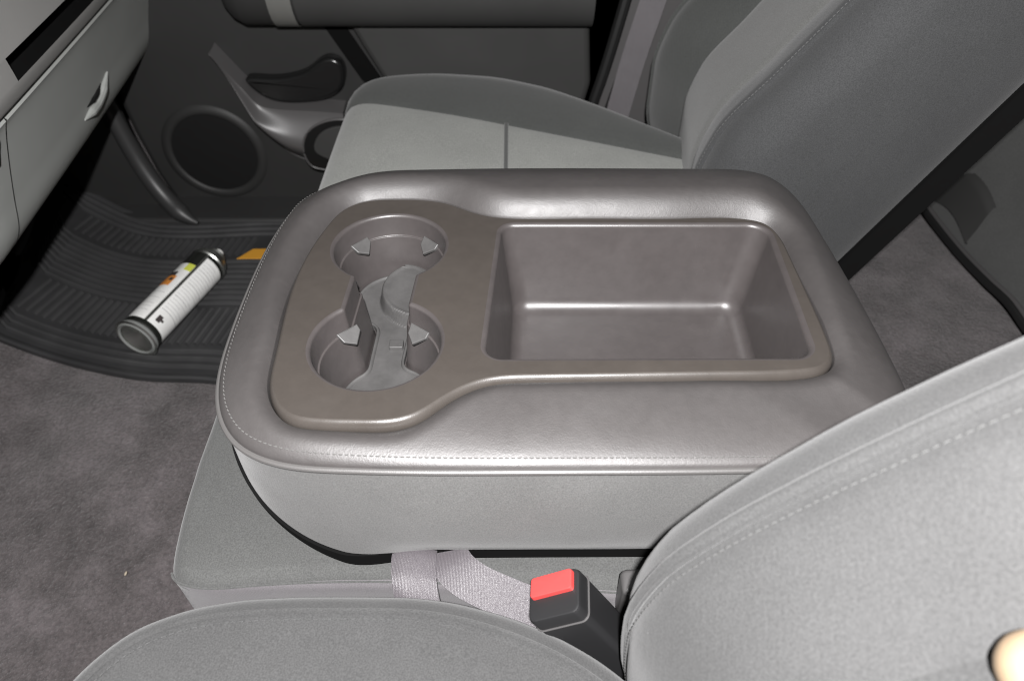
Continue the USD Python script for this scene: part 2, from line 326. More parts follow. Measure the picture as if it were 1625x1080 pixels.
# ------------------------------------------------------------------ passenger door and what borders it
DY = 1.16
def onto_door(P2, depth, r, y0=DY, k=3):
    """an outline given as (x, z) on the door's inner face, raised towards the cab"""
    P = ccw(np.asarray(P2)); return axes(plate(P, depth, r, k), V(1, 0, 0), V(0, 0, 1), V(0, -1, 0), V(0, y0, 0))
t = thing('passenger_door', 'dark grey moulded inner panel of the passenger door with speaker and map pocket', 'car door')
obj('door_panel', onto_door(rs([(-.63, -.002), (-.648, .06), (-.66, .14), (-.668, .25), (-.68, .65), (.10, .65), (.13, .40), (.12, .26), (.09, .14), (.05, .02), (0, -.003), (-.3, -.004)], 240, smooth=False), .03, .012, DY + .03), 'door_plastic', t)
# speaker: rim and dark recessed grille
q = np.linspace(0, 2 * np.pi, 65)[:-1]
def disc(cx, cz, prof): return grid([[(cx + r * math.cos(a), DY - d, cz + r * 1.0 * math.sin(a)) for a in q] for r, d in prof], True, False, True, flip=False)
sp = obj('speaker_rim', disc(-.529, .103, [(.092, -.001), (.089, .0025), (.083, .005), (.078, .005), (.0745, .003), (.073, -.0), (.0725, .001)]), 'door_plastic', t)
obj('speaker_grille', disc(-.529, .103, [(.0735, .001), (.06, .0025), (.03, .0035), (.008, .004)]), 'grille_black', t)
# raised map pocket moulding with its bright curved edge
edge = rs([(-.476, .295), (-.462, .275), (-.449, .245), (-.437, .205), (-.423, .165), (-.405, .127), (-.385, .105), (-.36, .094), (-.33, .090), (-.28, .087)], 70, closed=False)
top = rs([(-.28, .196), (-.33, .200), (-.385, .203), (-.414, .209), (-.436, .238), (-.458, .270), (-.474, .2935)], 40, closed=False)
G = []
for s, (dz) in zip(np.linspace(0, 1, 24), np.zeros(24)):
    f = rs(top[::-1], 70, closed=False)
    G.append([(e[0] * (1 - s) + g_[0] * s, DY - .004 - .030 * math.sin(min(1, s * 2.2) * np.pi / 2) ** .8 - .022 * math.exp(-((s - .5) / .3) ** 2) * min(1, i / 28.0), e[1] * (1 - s) + g_[1] * s) for i, (e, g_) in enumerate(zip(edge, f))])
obj('map_pocket', cat_(grid(np.array(G), flip=False), grid(np.array([G[-1], [(p[0], DY + .002, p[2] + .006) for p in G[-1]]]))), 'pocket_plastic', t)
obj('pocket_edge', tube(np.column_stack([edge[:, 0], np.full(70, DY - .004), edge[:, 1]]), np.r_[np.linspace(.001, .0042, 20), np.full(50, .0042)], 8), 'pocket_plastic', t)
po = rs([(-.340, .172), (-.350, .15), (-.350, .128), (-.342, .112), (-.325, .106), (-.25, .102), (-.25, .186), (-.32, .188)], 80)
obj('pocket_opening', axes(plate(ccw(po), .004, .001), V(1, 0, 0), V(0, 0, 1), V(0, -1, 0), V(0, DY - .056, 0)), 'gloss_black', t)
obj('pocket_frame', tube(np.column_stack([po[:, 0], np.full(80, DY - .0585), po[:, 1]]), .0022, 6), 'pocket_plastic', t)
obj('pocket_liner', onto_door(rs([(-.325, .165), (-.331, .142), (-.320, .132), (-.25, .128), (-.25, .176), (-.312, .178)], 60), .004, .0015, DY - .060), 'door_panel_grey', t)
# black pull handle above the pocket
hp = rs([(-.434, .246), (-.42, .225), (-.395, .210), (-.34, .207), (-.305, .214), (-.278, .232), (-.270, .256), (-.276, .277), (-.292, .283), (-.310, .276), (-.330, .262), (-.36, .252), (-.40, .249)], 120)
obj('pull_handle', onto_door(hp, .020, .007, DY - .002, 5), 'gloss_black', t)
# armrest along the top, its pale band, and the grey panel beside it
def bar(x0, x1, z, r0, y=DY, k=28):
    g = np.arange(k) * 2 * np.pi / k
    e = [(x0, .25), (x0 + .006, .62), (x0 + .016, .85), (x0 + .032, 1)] + [(x, 1) for x in np.linspace(x0 + .05, x1, 8)]
    return grid([[(x, y - .03 + .045 * s * math.cos(a), z + r0 * s * math.sin(a)) for a in g] for x, s in e], True, True, True)
obj('armrest', bar(-.43, .12, .395, .055), 'door_plastic', t)
def band(x0, x1, z, r0, k=28):
    g = np.arange(k) * 2 * np.pi / k
    return grid([[(x, DY - .03 + .0475 * math.cos(a), z + (r0 + .0025) * math.sin(a)) for a in g] for x in np.linspace(x0, x1, 4)], True, False, False)
obj('armrest_band', band(-.353, -.318, .395, .055), 'armrest_grey', t, label='pale grey band round the armrest')
obj('armrest_band', band(-.314, .12, .395, .055), 'door_panel_grey', t, label='grey cloth sleeve of the armrest')
obj('trim_panel', onto_door(rs([(-.262, .36), (-.235, .30), (-.20, .23), (-.16, .16), (0, .13), (.11, .16), (.128, .24), (.12, .33), (.11, .36)], 160, smooth=False), .022, .01, DY - .001), 'door_panel_grey', t)
obj('panel_groove', onto_door(rs([(-.305, .345), (-.272, .345), (-.212, .235), (-.245, .235)], 60, smooth=False), .004, .001, DY), 'void_black', t)

t = thing('kick_panel', 'dark footwell side trim with a curved ridge in front of the door', 'trim')
kp = rs([(-1.2, -.02), (-.60, -.02), (-.635, .02), (-.655, .06), (-.664, .13), (-.672, .24), (-.70, .65), (-1.2, .65)], 160, smooth=False)
obj('panel', onto_door(kp, .03, .012, DY + .005), 'door_plastic', t)
rp = rs([(-.560, 1.075, .012), (-.585, 1.085, .022), (-.612, 1.10, .045), (-.636, 1.112, .085), (-.650, 1.118, .13), (-.660, 1.12, .19), (-.668, 1.12, .26), (-.69, 1.12, .5)], 60, closed=False)
obj('ridge', tube(rp, np.interp(np.arange(60), [0, 4, 14, 30, 59], [.004, .016, .016, .013, .011]), 18), 'sill_plastic', t)
t2 = obj('door_sill', axes(rbox(.98, .09, .03, .008), V(1, 0, 0), V(0, 1, 0), V(0, 0, 1), V(-.26, 1.130, -.002)), 'sill_plastic', label='dark plastic door sill strip between mat and passenger door', cat='sill')

t = thing('pillar_trim', 'grey door pillar trim with the seat belt beside the passenger seat', 'pillar')
pp = [(.118, .06), (.126, .14), (.135, .20), (.150, .26), (.165, .33), (.178, .40), (.20, .60)]
def strip_y(curve, w, y, th, z=0):
    c = rs(curve, 24, closed=False); 
    P = np.vstack([c, c[::-1] + V(w, 0)]); return onto_door(rs(P, 120, smooth=False), th, .006, y)
obj('door_seal', tube(np.array([(x - .004, DY - .03, z) for x, z in rs(pp, 24, closed=False)]), .009, 10), 'black_plastic', t)
obj('pillar_cover', strip_y(pp, .16, DY + .02, .045), 'pocket_plastic', t)
obj('pillar_groove', tube(np.array([(x + .022, DY - .026, z) for x, z in rs(pp, 24, closed=False)]), .0035, 8), 'black_plastic', t)
def ribbon(P, W, width, th=.0014, bow=0.0, nw=9):
    """a strap along P; W are the width directions"""
    P = np.asarray(P, float); W = np.array([unit(w) for w in W]); T = np.gradient(P, axis=0); T /= np.linalg.norm(T, axis=1, keepdims=True); Nn = np.cross(T, W)
    s = np.linspace(-1, 1, nw); width = np.broadcast_to(width, (len(P),))
    top = P[:, None] + .5 * width[:, None, None] * s[None, :, None] * W[:, None] + (bow * (1 - s ** 2) + th / 2)[None, :, None] * Nn[:, None]
    bot = (P[:, None] + .5 * width[:, None, None] * s[None, :, None] * W[:, None] + (bow * (1 - s ** 2) - th / 2)[None, :, None] * Nn[:, None])[:, ::-1]
    return grid(np.concatenate([top, bot], 1), True)
bp = rs([(.163, 1.09, .16), (.172, 1.10, .215), (.187, 1.10, .30), (.204, 1.10, .378), (.24, 1.10, .55)], 30, closed=False)
o = obj('passenger_seat_belt', ribbon(bp, [V(1, -.55, -.2)] * 30, .038), 'belt_webbing_grey', label='lilac grey seat belt strap running down the pillar behind the passenger seat', cat='seat belt')

# ------------------------------------------------------------------ dashboard (bows towards the doors)
t = thing('dashboard', 'pale grey dashboard with glovebox and dark slot at the left', 'dashboard')
def dx(y): return -.075 * np.maximum(0, y - .62) - .02 * np.maximum(0, y - .62) ** 2
def dash(prof, y0, y1, n=40):
    pr_ = rs(prof, 60, closed=False); return np.array([[(p[0] + dx(y), y, p[1]) for p in pr_] for y in np.linspace(y0, y1, n)])
lower = [(-.64, .262), (-.60, .262), (-.566, .268), (-.546, .281), (-.532, .302), (-.519, .340), (-.503, .385), (-.488, .422), (-.4845, .4285), (-.487, .431), (-.50, .432)]
obj('glovebox_door', grid(dash(lower, .650, 1.55)), 'dash_plastic', t)
obj('lower_trim', grid(dash(lower, .20, .6485)), 'dash_plastic', t, label='dash trim left of the glovebox door')
obj('slot_lip', grid(dash([(-.50, .4325), (-.486, .4328), (-.4815, .4345), (-.4785, .439), (-.4755, .4515)], .20, 1.55)), 'dash_plastic_pale', t)
obj('upper_panel', grid(dash([(-.4775, .4735), (-.482, .49), (-.494, .54), (-.515, .60), (-.56, .66)], .20, 1.55)), 'dash_plastic_pale', t)
obj('slot', grid(dash([(-.4755, .4515), (-.515, .455), (-.52, .464), (-.517, .473), (-.4775, .4735)], .682, 1.55)), 'gloss_black', t)
obj('slot_end', grid(dash([(-.4755, .4515), (-.476, .459), (-.4768, .467), (-.4775, .4735)], .20, .682)), 'dash_plastic_pale', t)
ge = np.array([(p[0] + dx(.6493) - .0008, .6493, p[1]) for p in rs(lower[2:9], 30, closed=False)])
obj('glovebox_seam', tube(ge, .0012, 6), 'black_plastic', t)
yy = np.linspace(.858, .950, 30)
lx = lambda z: float(np.interp(z, [p[1] for p in lower[2:8]], [p[0] for p in lower[2:8]]))
lz = .322 + 6.0 * np.maximum(0, yy - .90) ** 2 + .5 * (yy - .9) * (yy > .9) * .3
lp = np.array([(lx(z) + dx(y), y, z) for y, z in zip(yy, lz)])
wv = np.r_[np.linspace(.001, .0065, 8), np.full(14, .0065), np.linspace(.0065, .001, 8)]
obj('latch_lip', tube(lp + V(.001, 0, -.001), wv, 10), 'dash_plastic', t)
sub = slice(4, 22)
obj('latch_recess', tube(lp[sub] + V(.0035, 0, .0095), np.r_[np.linspace(.0005, .003, 6), np.full(6, .004), np.linspace(.004, .0005, 6)], 10), 'gloss_black', t)
obj('stack_vent', grid(dash([(-.4860, .4300), (-.4865, .4215), (-.4930, .405), (-.499, .391)], .50, .628)), 'gloss_black', t)
# underside behind the dash, its shade put into the black colour
obj('footwell_wall', grid(np.array([[(-.62, .30, .262), (-.80, 1.6, .262)], [(-1.15, .30, .20), (-1.15, 1.6, .20)], [(-1.15, .30, .05), (-1.15, 1.6, .05)]])), 'void_black', label='toe board under the dashboard, coloured black for the shade there', kind='structure')

# ------------------------------------------------------------------ middle seat cushion under the console
def pillow(out, z_top, z_bot, r, crown=.0, n_in=10, under=0.0, bulge=.0):
    """an upholstered block: outline (n,2), rounded upper edge of radius r, slight crown, vertical side"""
    P = ccw(out); N = inward(P); R = []
    for zz in np.linspace(z_bot, z_top - r, 8)[:-1]:
        s = (zz - z_bot) / (z_top - r - z_bot); R.append(ring3(P - N * bulge * math.sin(np.pi * s) + N * under * (1 - s), zz))
    for a in np.linspace(0, np.pi / 2, 9): R.append(ring3(P + N * r * (1 - math.cos(a)), z_top - r + r * math.sin(a)))
    last = R[-1]; c = last.mean(0)
    for s in np.linspace(0, 1, n_in + 1)[1:-1]:
        Q = last * (1 - s) + c * s; Q[:, 2] = z_top + crown * (1 - (1 - s) ** 2); R.append(Q)
    R[-1][:, 2] = z_top + crown
    return grid(R, True, False, True), R
t = thing('bench_cushion', 'grey fabric middle seat cushion underneath the fold down console', 'seat cushion')
mo = rs([(-.243, .2625), (-.20, .262), (0, .262), (.30, .262), (.312, .266), (.315, .28), (.315, .44), (.315, .62), (.30, .635), (0, .635), (-.225, .635), (-.258, .61), (-.268, .56), (-.271, .44), (-.268, .34), (-.260, .280), (-.2545, .268)], 400)
g, R = pillow(mo, .258, .02, .013, .0015, under=.02)
obj('cushion', soften(g, .0016, 14), 'seat_fabric', t)
w = ccw(mo); N = inward(w)
k0 = int(np.argmin(np.abs(w[:, 0] + .258) + (w[:, 1] > .32) * 9)); k1 = int(np.argmin(np.abs(w[:, 0] - .30) + (w[:, 1] > .26) * 9))
seq = np.arange(k0, k1 + 1) if k1 > k0 else np.r_[np.arange(k0, len(w)), np.arange(0, k1 + 1)]
wl, nl = w[seq], N[seq]
obj('side_trim', grid(np.array([ring3(wl - nl * (o * np.clip(np.arange(len(wl)) / 25.0, 0, 1))[:, None], z) for o, z in ((-.002, .2515), (.0015, .2495), (.003, .245), (.003, .237), (.001, .225), (-.01, .06))]), flip=True), 'belt_webbing_grey', t, label='pale grey vinyl strip along the cushion side')
obj('seam', tube(ring3(wl - nl * .0002, .2520), .0009, 6), 'seat_fabric', t)

# ------------------------------------------------------------------ the console: padded vinyl lid, moulded tray, bin and cup holders
NP = 420
outer = ccw(rs([(-.212, .452), (-.2115, .40), (-.208, .355), (-.198, .320), (-.178, .293), (-.150, .279), (-.11, .274), (-.06, .2725), (0, .2725), (.08, .273), (.15, .274), (.21, .276), (.255, .283), (.276, .30), (.284, .33), (.286, .38), (.285, .46), (.281, .55), (.274, .595), (.259, .622), (.233, .637), (.19, .6415), (.10, .6425), (0, .6425), (-.09, .640), (-.14, .633), (-.172, .613), (-.193, .583), (-.204, .545), (-.210, .50)], NP))
tray = ccw(rs([(-.176, .43), (-.171, .363), (-.167, .333), (-.158, .314), (-.146, .303), (-.127, .2985), (-.10, .2975), (-.078, .2985), (-.062, .304), (-.046, .317), (-.031, .329), (-.014, .3365), (.01, .339), (.08, .3405), (.15, .342), (.200, .344), (.219, .349), (.229, .360), (.2325, .378), (.234, .432), (.2345, .49), (.2325, .518), (.224, .535), (.205, .5425), (.15, .543), (.06, .543), (0, .543), (-.018, .546), (-.04, .556), (-.058, .567), (-.078, .573), (-.11, .5745), (-.138, .570), (-.154, .557), (-.164, .533), (-.172, .497)], NP))
CEN = V(.03, .44)
def by_angle(P, ang):
    a = np.unwrap(np.arctan2(P[:, 1] - CEN[1], P[:, 0] - CEN[0])); a = np.r_[a, a[0] + 2 * np.pi]; Q = np.vstack([P, P[:1]])
    return np.stack([np.interp(a[0] + np.mod(ang - a[0], 2 * np.pi), a, Q[:, k]) for k in (0, 1)], 1)
# blend of angle and arc length keeps the samples even round the corners
a0 = np.unwrap(np.arctan2(outer[:, 1] - CEN[1], outer[:, 0] - CEN[0]))
O_, T_ = outer, by_angle(tray, a0)
WID = .92 * np.linalg.norm(O_ - T_, axis=1); WID = np.array([np.roll(WID, k) for k in range(-18, 19)]).mean(0)
ZT, RW = .400, .050
def zw(P): # the seam sits high along the front and near sides, lower round the far and rear sides
    q = np.clip(np.hypot(np.maximum(0, P[:, 0] - .215) / .07, np.maximum(0, P[:, 1] - .55) / .088), 0, 1); return .3825 - .017 * q * q * (3 - 2 * q)
def lid_z(P, d):
    w = zw(P); x = np.clip(d / (np.clip(WID, .026, np.where(P[:, 1] < .40, .078, .055)) + .3 * (.3825 - w)), 0, 1); top = ZT + .006 * np.clip((P[:, 1] - .50) / .10, 0, 1)
    return w + (top - w) * (.72 * np.sqrt(np.clip(1 - (1 - x) ** 2, 0, 1)) + .28 * x)
def seg_dist(P, C):
    from scipy.spatial import cKDTree
    return cKDTree(rs(C, 4000, smooth=False)).query(P)[0]
rings = []
for s in np.r_[0, .015, .035, .06, .09, .125, .165, .21, .26, .32, .39, .47, .55, .63, .70, .76, .81, .86, .90, .935, .965, .985, 1.0]:
    P = O_ * (1 - s) + T_ * s
    d, e = seg_dist(P, outer), seg_dist(P, tray)
    d[:] = 0 if s == 0 else d; e[:] = 0 if s == 1 else e
    o_ = O_; zz = lid_z(O_, d)
    far_ = np.clip((P[:, 1] - .40) / .12, 0, 1)
    zz -= (.008 + .011 * far_) * np.clip(1 - e / (.014 + .009 * far_), 0, 1) ** 2.0
    rings.append(ring3(P, zz))
rings.append(ring3(T_ + inward(ccw(T_)) * .001, rings[-1][:, 2] - .006))
con = thing('center_console', 'grey fold down centre console with two cup holders and an open storage bin', 'console')
obj('vinyl_lid', grid(rings, True), 'vinyl', con, smooth=True)
Nw = inward(outer)
ZO = zw(outer)
kn = np.arange(NP)
run = (outer[:, 0] < .27) & (outer[:, 1] < .60)          # the sewn seam runs along the near side and round the front
i0 = int(np.argmax(run & ~np.roll(run, 1))); n_run = int(run.sum()); seq = (i0 + np.arange(n_run)) % NP
obj('welt', tube(ring3(outer - Nw * .0005, ZO - .001)[seq], .0022, 10), 'welt_vinyl', con)
st3 = ring3(outer + Nw * .0055, lid_z(outer, np.full(NP, .0055)) + .0002)[seq]; nn = np.column_stack([-Nw * .8, np.full(NP, .6)])[seq]
obj('stitching', stitches(st3, nn, .0026, .00045, .5), 'thread', con, kind='stuff')
# fabric side: bulges a little and tucks under at the bottom; the nose is cut back below
zb = .2745
def side_bottom(P):
    return zb + 3.77 * np.maximum(0, -.10 - P[:, 0]) ** 1.74
R = []
zbt = side_bottom(outer)
for s in np.linspace(0, 1, 14):
    tuck = .0 - .0055 * math.sin(np.pi * min(1, s * 1.05)) + .007 * max(0, s - .72) ** 2 / .28 ** 2
    nose = np.clip((-.06 - outer[:, 0]) / .15, 0, 1)[:, None] * .0 * s
    tuck = tuck * (1 - np.clip((-.06 - outer[:, 0]) / .06, 0, 1))[:, None]
    R.append(ring3(outer + Nw * (tuck + nose), ZO - .0015 + s * (zbt - ZO + .0015)))
obj('side_panel', soften(grid(R[::-1], True), .0016, 22), 'console_fabric', con, smooth=True)
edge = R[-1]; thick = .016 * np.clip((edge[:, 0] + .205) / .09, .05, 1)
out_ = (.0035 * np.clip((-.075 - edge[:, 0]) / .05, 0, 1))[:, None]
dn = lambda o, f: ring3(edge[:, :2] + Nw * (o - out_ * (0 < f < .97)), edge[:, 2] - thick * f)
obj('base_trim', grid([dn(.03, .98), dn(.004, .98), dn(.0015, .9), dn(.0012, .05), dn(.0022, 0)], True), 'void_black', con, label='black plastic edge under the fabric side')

# tray plate, falling a little towards its far side
def tilt(m): m.vertices[:, 2] -= .028 * (m.vertices[:, 1] - .36) * np.clip((m.vertices[:, 2] - .33) / .05, 0, 1); return m
TZ = .3955
hole_c = [(-.1035, .497), (-.0985, .3765)]; HR = .0468
slot = Polygon([(-.128, .40), (-.081, .40), (-.077, .47), (-.126, .47)])
hp_ = unary_union([Point(*c).buffer(HR, 64) for c in hole_c] + [slot]).buffer(-.002).buffer(.004).buffer(-.002)
cup = ccw(rs(np.array(hp_.exterior.coords)[:-1], 360, smooth=False))
def quad(c, r, k=12, m=24):
    """rounded four-cornered outline with matching samples"""
    c = np.asarray(c, float); r = np.broadcast_to(r, 4); P = []
    for i in range(4):
        p, a, b = c[i], c[i - 1], c[(i + 1) % 4]; u, w = unit(a - p), unit(b - p); h = math.acos(np.clip(u @ w, -1, 1)) / 2; d = r[i] / math.tan(h)
        ctr = p + unit(u + w) * r[i] / math.sin(h); s, e = p + u * d - ctr, p + w * d - ctr; a0_, a1_ = math.atan2(s[1], s[0]), math.atan2(e[1], e[0]); da = (a1_ - a0_ + np.pi) % (2 * np.pi) - np.pi
        P += [ctr + r[i] * V(math.cos(a0_ + da * f), math.sin(a0_ + da * f)) for f in np.linspace(0, 1, k)]
    Q = []
    for i in range(4):
        blk = P[i * k:(i + 1) * k]; nxt = P[((i + 1) * k) % (4 * k)]; Q += blk + [blk[-1] * (1 - f) + nxt * f for f in np.linspace(0, 1, m + 2)[1:-1]]
    return np.array(Q)
bin_top = lambda o: quad([(-.0195 - o, .3605 - o), (.2135 + o, .3615 - o), (.2230 + o, .5285 + o), (-.0085 - o, .5285 + o)], [.012, .014, .016, .012])
bt = bin_top(0)
rb, rc, rt = .004, .003, .005
Ti = tray + inward(tray) * rt; bo = bt - inward(bt) * rb; co = cup - inward(cup) * rc
pl = Polygon(Ti, [bo, co])
v, f = trimesh.creation.triangulate_polygon(pl, engine='earcut'); flat = trimesh.Trimesh(np.column_stack([v, np.full(len(v), TZ)]), f, process=False)
if flat.face_normals[:, 2].mean() < 0: flat.invert()
Nt = inward(tray)
roll = grid([ring3(tray + Nt * (rt * (1 - math.cos(a)) + .0008), TZ - .008 * (1 - math.sin(a))) for a in np.linspace(-.35, np.pi / 2, 9)], True)
Nc, Nb = inward(cup), inward(bt)
m = cat_(flat, roll); m.merge_vertices(digits_vertex=6)
tp = obj('tray', tilt(m), 'tray_plastic', con, smooth=50)
# bin: rolled lip, four walls drawn in a little, rounded floor
bf = quad([(-.004, .381), (.2085, .381), (.2135, .519), (.0005, .519)], .016)
R = [ring3(bt - Nb * rb * math.cos(a), TZ - rb * (1 - math.sin(a))) for a in np.linspace(np.pi / 2, 0, 7)]
R = [ring3(bt - Nb * rb * (math.sin(a)), TZ - rb * (1 - math.cos(a))) for a in np.linspace(0, 0, 1)]
R = [ring3(bt - Nb * rb * (1 - math.sin(a)), TZ - rb * (1 - math.cos(a))) for a in np.linspace(0, np.pi / 2, 7)]
zf = .304; fr = .012
for s in np.linspace(0, 1, 8)[1:]: R.append(ring3(bt * (1 - s) + bf * s, TZ - rb - s * (TZ - rb - zf - fr)))
Nf = inward(bf)
for a in np.linspace(0, np.pi / 2, 8)[1:]: R.append(ring3(bf + Nf * fr * (1 - math.cos(a)), zf + fr * (1 - math.sin(a))))
obj('storage_bin', tilt(grid(R, True, False, True)), 'bin_plastic', con, smooth=45)
# cup wells
R = [ring3(cup - Nc * rc * (1 - math.sin(a)), TZ - rc * (1 - math.cos(a))) for a in np.linspace(0, np.pi / 2, 6)]
R += [ring3(cup + Nc * .0005, TZ - .012), ring3(cup + Nc * .0012, TZ - .0205), ring3(cup + Nc * .0017, TZ - .0212), ring3(cup + Nc * .0028, TZ - .0214), ring3(cup + Nc * .0033, TZ - .0222), ring3(cup + Nc * .0055, TZ - .045), ring3(cup + Nc * .0075, .328), ring3(cup + Nc * .009, .3255), ring3(cup + Nc * .011, .325)]
well = grid(R, True)
v, f = trimesh.creation.triangulate_polygon(Polygon(R[-1][:, :2]), engine='earcut'); bot = trimesh.Trimesh(np.column_stack([v, np.full(len(v), .325)]), f, process=False)
if bot.face_normals[:, 2].mean() < 0: bot.invert()
cw = obj('cup_holder', tilt(cat_(well, bot)), 'bin_plastic', con, smooth=40)
# rubber liner on the bottom of the wells, with a raised lip and a step between the two cups
lo = ccw(rs(np.array(Polygon(cup).buffer(-.0105).buffer(.001).exterior.coords)[:-1], 260, smooth=False)); Nl = inward(lo)
def lev(P):
    e = np.hypot((P[:, 0] + .078) / .040, (P[:, 1] - .502) / .040); return .3285 + .0125 / (1 + np.exp((e - 1) / .011))
R = [ring3(lo, lev(lo) - .006), ring3(lo, lev(lo) + .0015), ring3(lo + Nl * .0006, lev(lo) + .0024), ring3(lo + Nl * .0018, lev(lo) + .0024), ring3(lo + Nl * .0026, lev(lo) + .001), ring3(lo + Nl * .003, lev(lo))]
lin = grid(R, True)
ii = Polygon(R[-1][:, :2]); rowsL = []
for y in np.unique(np.linspace(ii.bounds[1] + .0001, ii.bounds[3] - .0001, 150)):
    from shapely.geometry import LineString
    c = ii.intersection(LineString([(-1, y), (1, y)])); 
    xx = np.linspace(c.bounds[0], c.bounds[2], 60); P = np.column_stack([xx, np.full(60, y)]); e = np.hypot((P[:, 0] + .078) / .040, (P[:, 1] - .502) / .040); rowsL.append(ring3(P, lev(P) + .0014 * np.exp(-((e - .93) / .05) ** 2)))
li = obj('liner', cat_(lin, grid(rowsL)), 'liner_rubber', cw, smooth=40)
obj('liner_nub', axes(plate(quad([(-.006, -.005), (.006, -.005), (.006, .005), (-.006, .005)], .0015, 4, 3), .005, .001), V(1, 0, 0), V(0, 1, 0), V(0, 0, 1), V(-.098, .4395, .3275)), 'liner_rubber', cw)
for (px, py), ci in (((-.132, .523), 0), ((-.072, .530), 0), ((-.1425, .470), 0), ((-.129, .411), 1), ((-.0685, .416), 1), ((-.129, .349), 1)):
    c = V(*hole_c[ci]); d = unit(V(px, py) - c); tt = V(-d[1], d[0])
    five = np.array([(-.0095, .001), (.0095, .001), (.0095, -.0045), (.001, -.0135), (-.0075, -.0075)])
    inn = unit(V(-d[0], -d[1], -.75)); P = rs(five, 50, smooth=False)
    base = V(*(c + d * (HR - .002)), .3755 - .02 * (py - .36))
    zx = np.cross(V(*tt, 0), -inn)
    if zx[2] < 0: zx = -zx; 
    X3 = V(*tt, 0); Y3 = -inn; Z3 = np.cross(X3, Y3)
    if Z3[2] < 0: X3 = -X3; Z3 = -Z3
    obj('tab', axes(plate(P, .003, .0009), X3, Y3, Z3, base - Z3 * .0015), 'liner_rubber', cw)

